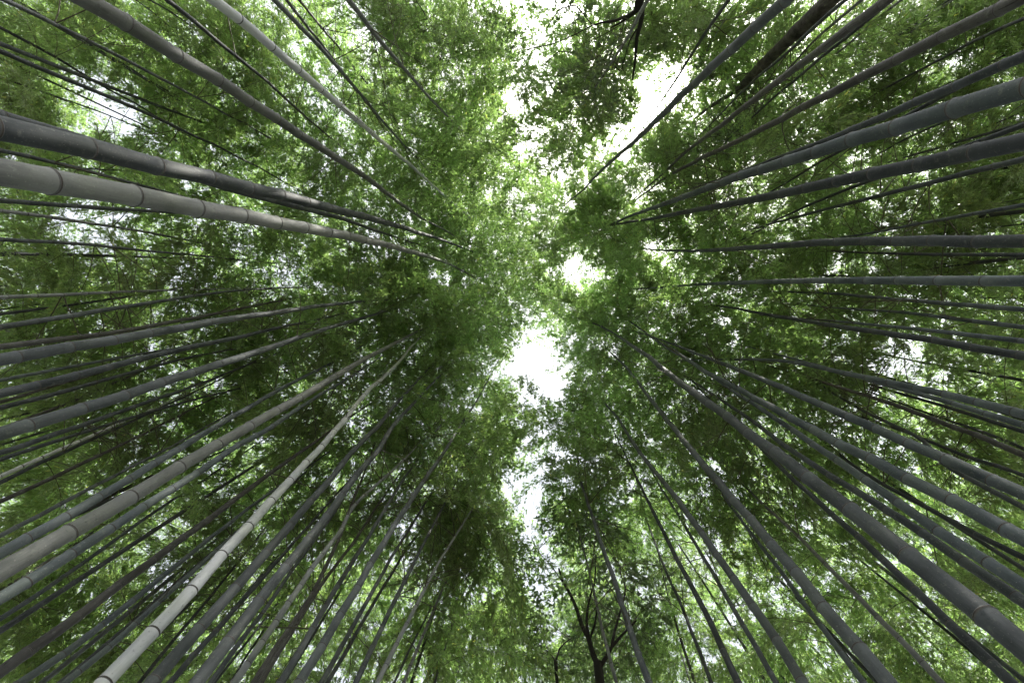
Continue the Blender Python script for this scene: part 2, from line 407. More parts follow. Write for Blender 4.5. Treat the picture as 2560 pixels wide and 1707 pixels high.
OFF = dict(A=(0, 0), B=(850, 0), C=(1700, 0), D=(0, 560), E=(850, 560), F=(1700, 560), G=(0, 1127), H=(850, 1127), I=(1700, 1127))
KZ = 2.7035
STEMS = '''
120@1 o | A 575,0 850,150 1195,380 1465,530 1675,680 1850,790 1990,885 2115,965 2325,1100 B 180,1200 400,1370 560,1480 720,1560
75@1 p | A 1440,0 1610,125 1825,300 1990,455 2140,575 2265,690 B 80,780 170,860 255,935 335,1000 470,1110 700,1320 900,1490
42@1 d | A 1130,0 1310,140 1450,265 1580,370 1690,455 1800,545 1880,620 1975,710 2100,820 2325,1010
46@1 g | A 1850,0 1900,45 2035,185 2145,300 2240,405 B 0,475 85,575 155,655 210,725 270,800 340,880 430,980 560,1110
30@1 g | A 1935,0 2025,115 2120,235 2200,330 B 120,625 215,740 300,860 400,990 470,1080
28@1 n | A 2020,0 2070,60 2150,160 2225,250 2325,360 B 100,470 180,560 260,660 400,850
46@1 l | B 55,0 110,60 195,180 280,290 360,380 430,460 495,535 590,645 690,750 780,840 880,930
15@1 d | B 510,0 560,70 610,170 650,220
22@1 d | A 1000,0 1110,50 1210,120 1310,190 1420,275
15@1 d | A 910,0 1010,60 1100,140 1200,230 1300,330 1400,430
42@2 g | A 0,-10 140,50 370,165 580,270 765,360 915,440 1045,510 1165,570 1270,630 1370,680 1520,770 1700,860 1800,920
32@1 d | A 0,190 200,290 400,400 560,500 700,590 800,640 900,690 1000,750 1100,820
42@1 d | A 0,345 190,430 480,550 735,655 860,710 1000,770 1150,840 1310,920 1480,990 1600,1060 1750,1130 1900,1220 2110,1335
22@1 g | A 0,525 230,600 480,690 620,735 760,790 900,850
26@1 d | A 100,0 590,290 710,365 870,455 1000,540 1150,625 1290,710 1450,810
150@1 d | A 10,865 590,1005 1030,1115 1360,1190 1630,1255 1850,1310 2030,1350 2180,1395 2310,1425 B 130,1455 230,1480 310,1505 460,1545 E 525,60 590,75 640,90 695,110 780,140 860,175 960,205 1050,235
100@1 d | A 0,795 455,925 1030,1090 1500,1260 1960,1385 2325,1480 B 160,1530 E 320,70 440,110
185@1 o | A 0,1165 330,1222 855,1315 1260,1395 1560,1445 1800,1490 2000,1530 D 2165,45 2290,70 E 100,90 195,115 280,130 350,150 420,170 490,190 600,220 700,255 770,285 830,320
42@1 d | A 0,1015 190,1060 400,1105 700,1185 860,1230 1100,1290 1400,1380
36@1 l | A 0,1425 180,1445 360,1470 510,1495 650,1515 780,1535 900,1555 D 970,50 1070,70 1270,110 1430,145 1620,200 1800,270
40@1 g | D 0,105 185,115 345,120 490,130 620,140 755,155 870,170 980,180 1080,190 1200,200 1350,215
14@1 d | D 0,420 200,405 400,400
40@1 l | D 0,495 245,485 425,478 585,470 730,462 865,457 985,453 1095,448 1250,445 1420,440
20@1 l | D 0,607 190,600 345,590 500,580 600,575
18@1 d | D 0,580 200,550 420,520 560,490
46@1 g | D 0,695 250,658 485,617 685,585 860,555 1015,535 1150,510 1270,490 1390,475 1490,460 1590,450 1750,440 1950,430
50@1 n | D 0,830 140,812 345,785 575,760 800,730 990,695 1160,660 1310,635 1440,610 1550,585 1660,565 1750,545 1860,525 2050,490 2200,465
85@2 g | D 0,915 115,895 465,835 760,785 1000,740 1205,705 1380,670 1530,645 1665,625 1785,610 1890,595 1990,580 2100,560 2230,545 E 0,540 100,525 300,515
70@1 d | D 0,1145 250,1090 510,1025 740,965 930,915 1100,875 1250,840 1380,810 1500,790 1700,745 1880,700 2100,655
100@1 g | D 0,1415 195,1360 550,1250 840,1160 1075,1075 1280,1010 1455,955 1610,905 1745,860 1860,825 1960,790 2050,755 2140,730 2250,690 E 0,680 100,650 240,610 300,590
42@1 d | D 0,1240 255,1180 455,1125 630,1075 790,1030 935,990 1075,950 1200,920 1310,895 1410,875 1600,840 1790,800
35@1 n | D 0,1200 120,1175 280,1115 410,1080 500,1055
32@1 n | D 0,1385 200,1310 450,1215 605,1150 740,1090 870,1030 970,990 1070,940 1170,890 1290,820 1400,750 1510,680
46@1 d | D 0,1545 150,1500 370,1420 565,1355 735,1295 890,1240 1025,1190 1155,1150 1270,1110 1370,1070 1460,1040 1550,1000 1650,960 1780,910 1900,865
36@1 p | G 0,170 100,130 275,45 D 600,1440 740,1375 920,1300 1160,1190 1300,1120 1420,1060
40@1 d | G 0,215 235,95 440,5 D 625,1450 780,1385 920,1320 1000,1280
40@1 n | G 0,340 155,275 350,185 520,100 670,30 D 820,1490 930,1440 1060,1370 1240,1280 1350,1220 1500,1150 1600,1100
125@1 o | G 0,810 470,555 860,325 1170,135 D 1430,1510 1640,1395 1820,1285 1975,1205 2100,1130 2205,1065 2315,1000 E 80,960 160,915 225,880 290,850 350,815 450,765 530,720 620,690
42@1 g | G 0,570 260,440 400,365 530,290 650,230 760,180 860,120 960,70 1080,10 D 1190,1490 1300,1420 1500,1310
85@1 b | G 0,690 185,590 440,450 655,320 850,200 1020,100 1165,10 D 1300,1465 1410,1395 1510,1335 1600,1285 1690,1235 1760,1195 1860,1130 2000,1060 2200,960
85@2 b | G 0,990 180,890 485,695 740,525 950,390 1140,265 1300,175 1445,75 D 1540,1530 1680,1455 1830,1380 1930,1300 2060,1220 2180,1140 2325,1060
42@1 b | G 0,1130 190,1015 385,880 545,765 700,660 830,560 960,470 1070,395 1180,320 1330,230 1500,110
30@1 d | G 0,1225 160,1120 400,960 600,830 800,690 1000,550 1200,430 1350,330
92@1 n | G 0,1490 185,1360 525,1120 805,905 1030,740 1225,595 1385,480 1530,370 1650,280 1760,200 1855,130 1950,60 2030,10
60@2 b | G 120,1568 430,1380 680,1185 890,1015 1075,865 1245,730 1390,610 1520,510 1640,420 1740,340 1840,270 1950,200
52@1 b | G 430,1568 740,1330 920,1160 1070,1020 1210,900 1330,790 1440,690 1540,600 1640,520
40@1 d | G 400,1568 715,1310 895,1150 1050,1010
105@1 p | G 700,1560 1035,1225 1285,950 1490,715 1660,525 1815,360 1935,220 2045,105 2140,10 D 2225,1440 2310,1350 E 40,1310 110,1220 200,1110 280,1050 360,970 420,910 470,840
90@1 g | G 1055,1530 1345,1200 1575,940 1775,715 1935,530 2070,370 2190,240 2290,125 E 50,1568 140,1480 280,1340 370,1220 440,1150 560,1020
95@1 g | G 1330,1568 1540,1285 1740,1030 1905,810 2065,625 2190,460 2300,320 H 70,210 165,100 260,0 E 330,1400 400,1310 480,1230 560,1140 680,1020
46@1 g | G 1420,1568 1620,1290 1800,1060 1940,850 2060,690 2170,540 2270,410 H 60,250
50@1 n | G 1730,1550 1850,1340 2000,1140 2100,990 2170,850 2230,720 2300,580 H 60,400
45@1 n | G 1760,1568 1900,1330 2020,1150 2120,980 2200,860 2325,700 H 70,650 150,530 230,400 310,290 370,200
55@1 g | G 1890,1568 2050,1310 2150,1130 2250,960 2325,840 H 40,820 120,690 190,590 250,480 320,370 400,230 450,160 530,50
72@1 g | G 2020,1568 2110,1420 2270,1170 H 0,1090 100,960 200,770 300,615 380,480 455,370 525,265 590,165 650,85 710,0 E 740,1480 840,1320 890,1250 950,1150 1020,1020 1060,940
46@1 g | G 2170,1568 2300,1340 H 70,1210 130,1110 190,1000 240,910 290,830 330,740 390,650 480,510
36@1 g | H -60,1520 50,1340 130,1190 210,1060 270,950 340,850 400,740 470,630 580,500 680,390 800,290
52@1 d | H 110,1568 145,1460 210,1350 265,1230 325,1100 375,1000 430,890 480,800 540,670 600,560
50@1 l | H 250,1568 310,1450 380,1300 450,1170 510,1050 570,940 610,860 660,760 720,670 820,510
30@1 g | H 365,1568 420,1450 470,1340 520,1240 590,1110 680,920
35@1 l | H 430,1568 470,1460 530,1320 580,1200
28@1 g | H 640,1568 680,1420 740,1230 800,1050 840,950
36@2 l | G 2170,700 2325,520 H 60,400 140,320 290,190 400,90 490,0 E 530,1480 620,1420
52@2 d | H 2090,1568 2020,1380 1950,1180 1900,1020 1850,850 1790,700 1730,520 1680,360 1640,250 1610,130 1610,60
38@1 l | H 1870,1568 1830,1420 1790,1280 1740,1060 1710,920
36@1 d | I 210,1568 150,1390 80,1230 0,1010 H 2230,880 2170,730 2110,570 2050,400 2030,280
60@1 d | I 390,1568 290,1340 200,1140 100,950 0,770 H 2260,700 2180,530 2100,380 2060,290
22@1 l | I 70,1568 30,1430 H 2250,1210 2180,1040 2130,900 2080,770
42@3 g | I 650,1568 520,1330 430,1180 350,1050 285,930 220,820 165,730 110,640 60,550 0,450 H 2240,360 2150,220 2100,120
75@1 g | I 830,1568 655,1275 500,1055 370,875 255,710 155,565 70,450 0,350 H 2210,235 2130,140 2060,50 E 2040,1568 1950,1430 1880,1310 1780,1200
110@1 g | I 1420,1568 1210,1340 990,1080 815,860 660,675 520,510 390,365 280,235 185,120 90,10 E 2250,1370 2190,1300 2130,1220 2080,1160 2000,1050 1940,970 1830,870
55@1 b | I 1240,1568 1090,1360 950,1180 830,1020 730,880 630,740 550,650 470,540
50@3 o | I 1760,1568 1650,1430 1490,1270 1340,1130 1220,1000 1100,880 1000,780 910,690 820,590 740,520 640,430 540,340 440,240
72@3 d | I 2240,1568 2110,1440 1845,1185 1610,960 1415,775 1250,615 1085,480 945,350 820,240 705,140 590,20
140@2 g | I 2325,1330 2070,1120 1590,740 1230,460 940,240 720,60 F 520,1460 365,1335 225,1230 105,1150 E 2220,1010 2150,950 2080,890 2000,840 1930,790 1870,750 1800,710 1700,665
75@3 d | I 2325,1030 2270,980 1940,760 1660,570 1430,415 1220,290 1040,180 880,80 F 640,1450 520,1350
90@2 b | I 2325,910 2080,755 1760,550 1510,375 1290,220 1105,90 F 930,1510 800,1415 670,1330 570,1265 470,1195 380,1145 300,1090 200,1010
100@2 b | I 2325,590 2210,525 1855,345 1575,205 1330,75 F 1110,1500 940,1410 790,1330 660,1260 550,1200 450,1145 360,1095 285,1055 215,1025 150,985 90,940 E 2220,840 2100,760 2020,700
88@2 b | I 2325,290 2110,195 1810,60 F 1560,1490 1350,1395 1160,1310 1000,1240 860,1180 735,1125 625,1075 530,1040 440,1000 360,970 290,945 220,915 100,870 0,830
50@1 d | I 2325,720 2000,560 1700,400 1400,240 1150,90 F 1000,1480 880,1400
45@1 d | I 2325,380 1900,160 1700,60 F 1770,1510 1600,1430 1400,1340 1250,1270
42@1 d | I 2325,165 2175,110 1960,45 F 1800,1520 1650,1450
75@1 b | F 2325,1285 2260,1270 2010,1200 1790,1150 1595,1105 1430,1075 1275,1040 1150,1015 1030,990 930,965 840,945 750,930 650,920 530,915 400,915 280,915
60@1 b | F 2325,1360 2130,1300 1950,1245 1790,1195 1640,1155 1510,1120
40@1 d | F 2325,1405 2100,1330 1850,1250 1600,1175 1400,1120 1200,1060 1050,1000
55@1 n | F 2325,1568 2170,1490 2000,1420 1840,1370 1710,1320 1590,1270 1480,1230 1380,1200 1270,1160 1160,1130 1050,1095
35@1 d | F 2325,1520 2100,1420 1900,1355 1760,1310
95@1 d | F 2325,118 2010,118 1710,115 1460,115 1260,118 1090,120 935,125 800,135 680,145 570,155 475,160 395,165 320,172 200,178 100,182 E 2200,180 2110,172
42@1 d | F 2325,210 2130,208 1980,207 1840,206 1720,206 1620,204 1520,203 1400,198 1250,195 1100,188 1000,182
82@1 b | F 2325,385 2060,385 1775,382 1510,382 1300,382 1110,382 945,382 800,385 680,387 570,390 460,393 370,398 280,400 140,408 E 2325,415 2200,428 2060,435 1960,440
46@1 b | F 2325,578 2140,562 1950,550 1790,537 1640,522 1500,512 1380,502 1250,490 1160,480 1060,470 960,465 870,463 780,460 640,455 500,455
46@1 b | F 2325,697 2160,678 1980,655 1820,635 1690,618 1560,602 1450,592 1340,585 1250,580 1120,570 960,562 850,545
52@2 b | F 2325,792 2300,788 2050,760 1840,735 1650,715 1490,697 1340,685 1215,672 1100,660 1000,650 900,645
66@2 d | F 2325,895 2310,890 2010,840 1745,790 1520,755 1330,730 1170,708 1030,685 895,662 790,645 690,630 600,615 500,595 400,575 320,560 230,550
16@1 d | F 2325,505 2100,500 1900,492 1700,498
26@1 g | F 2325,225 2000,255 1750,270 1550,300 1380,335
22@1 d | F 2325,232 1900,275 1700,300 1500,335
140@1 b | C 2325,590 1860,740 1485,850 1195,940 960,1010 765,1080 595,1130 450,1180 330,1215 220,1260 125,1295 40,1325 B 2200,1375 2060,1425 1960,1460 1850,1510 1780,1560
125@1 d | C 2325,960 2000,1025 1640,1110 1355,1165 1110,1215 905,1260 735,1300 590,1330 460,1355 350,1378 260,1392 170,1410 90,1422 0,1440 B 2250,1450 2100,1480 2000,1495 1900,1510 1800,1530
85@2 d | C 2325,385 2190,440 1870,575 1605,685 1385,785 1195,865 1030,930 900,985 750,1035 600,1090
92@2 n | C 2325,-20 2160,55 1790,240 1495,385 1250,515 1045,620 870,705 720,785 590,855 475,910 380,960 295,1000 220,1035 150,1065 80,1105 B 2325,1130 2200,1200 2110,1270 2000,1350
75@2 n | C 1400,0 1370,25 1150,185 975,320 825,430 695,525 580,610 480,690 390,755 320,820 250,870 180,920 100,980 0,1060 B 2200,1160
30@2 l | C 1500,0 1430,50 1320,140 1230,215 1150,290 1080,345 1000,410 900,500 850,560
38@1 l | C 1230,0 1160,60 1070,135 960,225 850,330 800,400 720,480 640,560
36@2 g | C 1420,10 1120,260 990,360 880,450 790,535 690,610 600,690 530,755 460,820 380,890 310,960
40@1 d | C 1120,0 1000,100 900,190 800,290 680,400 560,490 450,590 350,690 250,800
70@3 g | C 710,0 550,150 430,260 280,390 150,520 0,650 B 2200,760 2100,850 2000,950 1880,1050 1780,1140 1700,1220 1640,1290 1570,1340
36@1 g | C 330,0 270,85 175,215 100,340 30,440 B 2325,460 2250,570 2180,670 2100,790
16@1 l | C 380,0 340,60 280,170
40@1 l | B 2080,0 2040,70 1990,170 1930,280 1870,370 1820,450 1760,540 1690,640
18@1 l | B 1990,0 1950,80 1910,190 1860,310
26@1 l | C 1850,0 1770,50 1650,140 1550,230 1470,310 1400,380 1320,440
20@1 g | C 1820,0 1720,70 1600,160 1480,240 1380,310 1280,370 1180,440
32@2 g | C 2325,130 2220,170 1920,310 1790,390 1650,460 1530,520 1420,580 1320,640 1200,700 1100,760 1000,830
30@1 g | C 2325,310 2130,405 1960,500 1800,570
22@1 d | C 2325,750 2200,810 2000,890 1850,970 1650,1040
35@1 d | C 2325,830 2230,860 1950,940
32@2 d | C 1700,690 1380,870 1000,1065 900,1120 780,1200 660,1270
26@1 g | C 2100,710 1720,850 1560,920 1400,1010 1260,1080 1100,1170 1000,1220
52@1 d | C 2325,1080 2130,1120 1905,1180 1710,1230 1545,1275 1390,1310 1250,1350 1125,1380 1020,1405 920,1430 830,1455 740,1480 650,1500 560,1530 F 430,50 360,90
32@2 d | C 1600,1110 1400,1180 1190,1255 1080,1300 970,1345 860,1390 760,1440 660,1480 F 560,30 450,90 360,140 240,230
42@2 b | C 2325,1385 2195,1410 1990,1445 1820,1475 1660,1505 1520,1530 F 1380,45 1270,65 1170,80 1060,95
18@1 d | C 2325,1440 2100,1460 1900,1500 1700,1540
18@1 d | F 2325,0 2100,25 1900,45 1700,75
14@1 d | C 2325,1340 2100,1390 1900,1430 1700,1480
34@1 d | G 940,1568 1110,1350 1330,1090 1430,980 1500,880 1580,790 1640,710
52@1 d | G 1150,1568 1320,1360 1490,1180 1640,1010 1780,850
26@1 d | G 1560,1568 1620,1450 1790,1200 1920,970 2000,800
'''
def parse():
    out = []
    for ln in STEMS.strip().splitlines():
        a, b = ln.split('|'); wk, col = a.split(); w, k = wk.split('@')
        pts = []; o = None
        for t in b.split():
            if t in OFF: o = OFF[t]
            else:
                x, y = map(float, t.split(',')); pts.append((o[0] + x / KZ, o[1] + y / KZ))
        out.append((float(w) / KZ, int(k), col, np.array(pts)))
    return out

def soft(h, h0=10.5, span=5.0):
    return h if h < h0 else h0 + span * (1 - math.exp(-(h - h0) / span))

def lift(w, k, pts):
    """a traced culm -> its height/position samples in metres: near-vertical pole at the distance its girth implies"""
    u = np.array([ray(*p) for p in pts])
    D = min(max(0.055 + 0.0012 * w, 0.06), 0.128)
    h = D * FOC / (w * (u[k] @ FWD))
    if h > 8.0: D *= 8.0 / h; h = 8.0
    B = u[k][:2] * h
    hs = []
    for q in u:
        hh = (q[:2] @ B) / (q[:2] @ q[:2]); hh = soft(hh)
        if hs: hh = max(hh, hs[-1] + 0.04)
        hs.append(hh)
    hs = np.array(hs); XY = u[:, :2] * hs[:, None]
    return D, hs, XY

def smooth_path(hs, XY, gz, Htop, g):
    """position as a function of height z (world): traced part, straight down to the soil, nodding tip above"""
    z = hs + CAMZ
    n = min(len(z), 4)
    cx, cyy = (np.polyfit(z[:n], XY[:n, k], 1) for k in range(2))
    lean = np.clip(np.array([cx[0], cyy[0]]), -.16, .16)
    zb = np.linspace(gz - .15, z[0] - .15, 5) if z[0] - .3 > gz else np.array([gz - .15])
    low = XY[0] + lean * (zb - z[0])[:, None]
    m = max(2, min(len(z), 5))
    l2 = np.array([np.polyfit(z[-m:], XY[-m:, k], 1)[0] for k in range(2)]); l2 = np.clip(l2, -.45, .45)
    zt = np.linspace(z[-1] + .3, max(Htop, z[-1] + .6), 8)
    dz = zt - z[-1]
    top = XY[-1] + l2 * dz[:, None] * (1 + .10 * dz[:, None])
    Z = np.concatenate([zb, z, zt]); Q = np.concatenate([low, XY, top])
    # light smoothing of the tracing jitter
    zz = np.arange(Z[0], Z[-1], .12)
    q = np.stack([np.interp(zz, Z, Q[:, k]) for k in range(2)], 1)
    ker = np.hanning(9); ker /= ker.sum()
    qs = np.stack([np.convolve(np.pad(q[:, k], 4, mode='reflect', reflect_type='odd'), ker, 'valid') for k in range(2)], 1)
    def fn(zv):
        zv = np.asarray(zv, float)
        return np.stack([np.interp(zv, zz, qs[:, 0]), np.interp(zv, zz, qs[:, 1]), zv], -1)
    return fn, Z[-1]

def node_heights(hs, D, zlo, zhi, g, px):
    """node spacing: taken from the traced nodes where they are regular, else about 3.9 girths"""
    z = hs + CAMZ; out = []
    d = np.diff(z[1:])
    s = min(max(3.9 * D, .22), .42) * g.uniform(.92, 1.08); anchor = z[0]
    if len(d) >= 5:
        c = d[:6]
        if c.std() / c.mean() < .22 and .12 < c.mean() < .6: s = float(c.mean()); anchor = float(z[1])
    k0 = anchor
    lo = []; zz = k0; st = s
    while zz > zlo: lo.append(zz); st = max(st * .97, s * .55); zz -= st
    hi = []; st = s; zz = k0 + st
    while zz < zhi - .05:
        hi.append(zz); st = s * (1 + .25 * min(1, (zz - k0) / 5)) * (1 if zz < zhi - 3 else .75); zz += st * g.uniform(.97, 1.03)
    return np.array([zlo] + sorted(lo) + hi + [zhi])

NAMEC = dict(d='charcoal', g='grey', b='blue-grey', o='olive-grey', n='brown', l='light grey', p='powdery white')
def size_word(w): return 'thick' if w > 30 else 'medium' if w > 16.5 else 'slender' if w > 9 else 'very thin'
def edge_of(p):
    x, y = p
    d = dict(left=x, right=PW - x, top=y, bottom=PH - y)
    return min(d, key=d.get)
ORD = 'first second third fourth fifth sixth seventh eighth ninth tenth eleventh twelfth thirteenth fourteenth'.split()

TR = parse()
keys = {}
for idx, (w, k, c, p) in enumerate(TR): keys.setdefault((size_word(w), c, edge_of(p[0])), []).append(idx)
LABEL = {}
for (sz, c, e), ids in keys.items():
    ids.sort(key=lambda i: TR[i][3][0][0] if e in ('top', 'bottom') else TR[i][3][0][1])
    start = 'from the left end' if e in ('top', 'bottom') else 'from the top end'
    for n_, i_ in enumerate(ids):
        if len(ids) == 1: LABEL[i_] = f'the only {sz} {NAMEC[c]} bamboo culm running in from the {e} edge'
        else: LABEL[i_] = f'{ORD[n_]} {sz} {NAMEC[c]} bamboo culm along the {e} edge, counted {start}'

# where the bare lower culms stand in view: leaves of one bamboo do not hang in front of its neighbours' poles
KC = 20
POLE = np.zeros((int(PH // KC) + 1, int(PW // KC) + 1))
def pole_mark(P, rad, mrg=14):
    q = (P - CAMPOS) @ C2W; px = proj(P)
    for (x, y), z, r in zip(px, -q[:, 2], rad):
        if z < .3: continue
        w = r * FOC / z + mrg
        for dx in (-w, -w / 2, 0, w / 2, w):
            for dy in (-w, -w / 2, 0, w / 2, w):
                c, r_ = int((x + dx) // KC), int((y + dy) // KC)
                if 0 <= r_ < POLE.shape[0] and 0 <= c < POLE.shape[1]: POLE[r_, c] = max(POLE[r_, c], z)
def hides_pole(sm):
    z = -((sm - CAMPOS) @ C2W)[:, 2]; px = proj(sm); n = 0
    for (x, y), d in zip(px, z):
        c, r_ = int(x // KC), int(y // KC)
        if 0 <= r_ < POLE.shape[0] and 0 <= c < POLE.shape[1] and POLE[r_, c] > d: n += 1
    return n / len(sm)
def in_view(sm, mrg=330):
    px = proj(sm); z = -((sm - CAMPOS) @ C2W)[:, 2]
    return bool(((z > 1) & (px[:, 0] > -mrg) & (px[:, 0] < PW + mrg) & (px[:, 1] > -mrg) & (px[:, 1] < PH + mrg)).any())
CELL = 40
GW, GH = int(PW // CELL) + 2, int(PH // CELL) + 2
COVER = np.zeros((GH, GW))
CX, CY = np.meshgrid((np.arange(GW) + .5) * CELL, (np.arange(GH) + .5) * CELL)
def cover_add(sm, sc):
    d = np.linalg.norm(sm - CAMPOS, axis=1); px = proj(sm)
    hit = np.zeros((GH, GW), bool)
    for (x, y), dd in zip(px, d):
        if -300 < x < PW + 300 and -300 < y < PH + 300:
            hit |= np.hypot(CX - x, CY - y) < .30 * sc * FOC / dd
    COVER[hit] += 1

def dress(root, path, zlo, zhi, g, count, pool, scale, gapk=1.0, name='leafy_branch', base=None):
    """hang leafy branches on a culm at its upper nodes; leave the sky openings free"""
    made = 0; tries = 0
    while made < count and tries < count * 4:
        tries += 1
        f = g.random() ** .85
        z = zlo + (zhi - zlo) * f
        p = path(z)
        az = g.uniform(0, 2 * math.pi)
        sc = scale * g.uniform(.75, 1.2) * (1.05 - .35 * f)
        Lb = 1.5 if pool is BR else 2.1
        sm = branch_samples(p, az, Lb * sc)
        if not in_view(sm): continue
        if g.random() < hides_pole(sm) * 3.0: continue
        gs = gap_of(sm) * gapk
        if g.random() < gs: continue
        me = pool[int(g.integers(len(pool)))]
        o = add(name, me, root, mat=Matrix.Translation(-base) @ rot_branch(p, az, sc, g.normal(0, .25), g.normal(0, .22)))
        o['kind'] = 'stuff'
        cover_add(sm, sc * Lb / 1.5); made += 1
    return made

stats = [0, 0, 0]
TODO = []
HOSTS = []            # (root, base, path, zlo, zhi, far)
for idx, (w, k, c, pts) in enumerate(TR):
    g = np.random.default_rng(1000 + idx)
    D, hs, XY = lift(w, k, pts)
    gz = float(ground_h(XY[0, 0], XY[0, 1]))
    he = hs[-1] + CAMZ
    rend = math.hypot(pts[-1][0] - ZEN[0], pts[-1][1] - ZEN[1])
    H = he + (g.uniform(3.2, 5.0) if rend < 430 else g.uniform(2.2, 4.0)) if he > 9 else max(he + 2.5, g.uniform(11.0, 13.5))
    path, ztop = smooth_path(hs, XY, gz, H, g)
    nd = node_heights(hs, D, gz - .12, ztop, g, None)
    zd = g.uniform(0, 6.28); za = np.where(np.arange(len(nd)) % 2, 1, -1) * D * g.uniform(.02, .055) * g.uniform(.4, 1.3, len(nd))
    path = (lambda z, p0=path, nd=nd, za=za, zd=zd: p0(z) + np.stack([np.interp(z, nd, za) * math.cos(zd), np.interp(z, nd, za) * math.sin(zd), 0 * np.asarray(z, float)], -1))
    rfn = lambda z, D=D, gz=gz, ztop=ztop: np.maximum(D / 2 * (1 - .9 * np.clip((z - gz) / (ztop - gz), 0, 1) ** 1.5), .004)
    base = Vector(path(gz))
    root = add('bamboo', None, loc=base)
    tag(root, LABEL[idx], 'bamboo', 'bamboo culms around the path')
    sides = 28 if w > 30 else 18 if w > 14 else 10
    V, F, cu = culm_geometry(path, ztop, rfn, nd, sides)
    pole = add('culm', mesh_np('culm', V - np.array(base), [F], [CULM[c]], attrs={'cu': cu}), root)
    # scars at the nodes: single parts where they can be told apart, one joined part above
    P = path(nd[1:-1]); T = path(nd[1:-1] + .05) - path(nd[1:-1] - .05); rr = rfn(nd[1:-1])
    px = proj(P); zc = -((P - CAMPOS) @ C2W)[:, 2]
    wpx = np.where(zc > .2, 2 * rr * FOC / np.maximum(zc, .2), 0)
    inside = (px[:, 0] > -60) & (px[:, 0] < PW + 60) & (px[:, 1] > -60) & (px[:, 1] < PH + 60)
    fv, ff, nb = [], [], 0
    for p, t, r, wp, ins in zip(P, T, rr, wpx, inside):
        q = Vector(t).to_track_quat('Z', 'Y')
        if wp >= 10 and ins:
            M = Matrix.Translation(Vector(p) - base) @ q.to_matrix().to_4x4() @ Matrix.Diagonal((r * 1.03, r * 1.03, max(r * .9, .022), 1))
            add('node_ring', RINGM, pole, mat=M); stats[0] += 1
        else:
            R3 = np.array(q.to_matrix()); a = np.arange(8) * math.pi / 4
            for zz_, rm in ((-.012, 1.02), (0, 1.10), (.012, 1.02)):
                ring = np.stack([r * rm * np.cos(a), r * rm * np.sin(a), np.full(8, zz_)], 1)
                fv.append(ring @ R3.T + p - np.array(base))
            j = np.arange(8); kk = (j + 1) % 8
            for e_ in (0, 8): ff.append(np.stack([j, kk, kk + 8, j + 8], 1) + nb + e_)
            nb += 24
    if fv:
        o = add('node_scars', mesh_np('node_scars', np.concatenate(fv), [np.concatenate(ff)], [RING]), pole); o['kind'] = 'stuff'
    z0 = max(8.2, min(he - 1.0, ztop - 3.2)); z0 = min(z0, ztop - 1.5)
    if True:
        low = nd[(nd > max(4.5 if w < 21 else 7.0, hs[0] + CAMZ + .5)) & (nd < he + 1.0)]
        for q_ in low[g.random(len(low)) < (.5 if w < 21 else .3)]:
            M = rot_branch(path(q_), g.uniform(0, 6.28), g.uniform(.5, 1.3), g.normal(0, .2), g.normal(0, .3))
            add('bare_branch', BARE[int(g.integers(5))], root, mat=Matrix.Translation(-base) @ M)
    zz = np.arange(hs[0] + CAMZ, he - (.05 if w > 24 else .12) * (he - CAMZ), .06); pole_mark(path(zz), rfn(zz))
    TODO.append((root, path, z0, ztop, g, base, int(4 + 6 * min(1, max(0, ztop - 9.5) / 5))))
    HOSTS.append((root, base, path, z0, ztop, False))

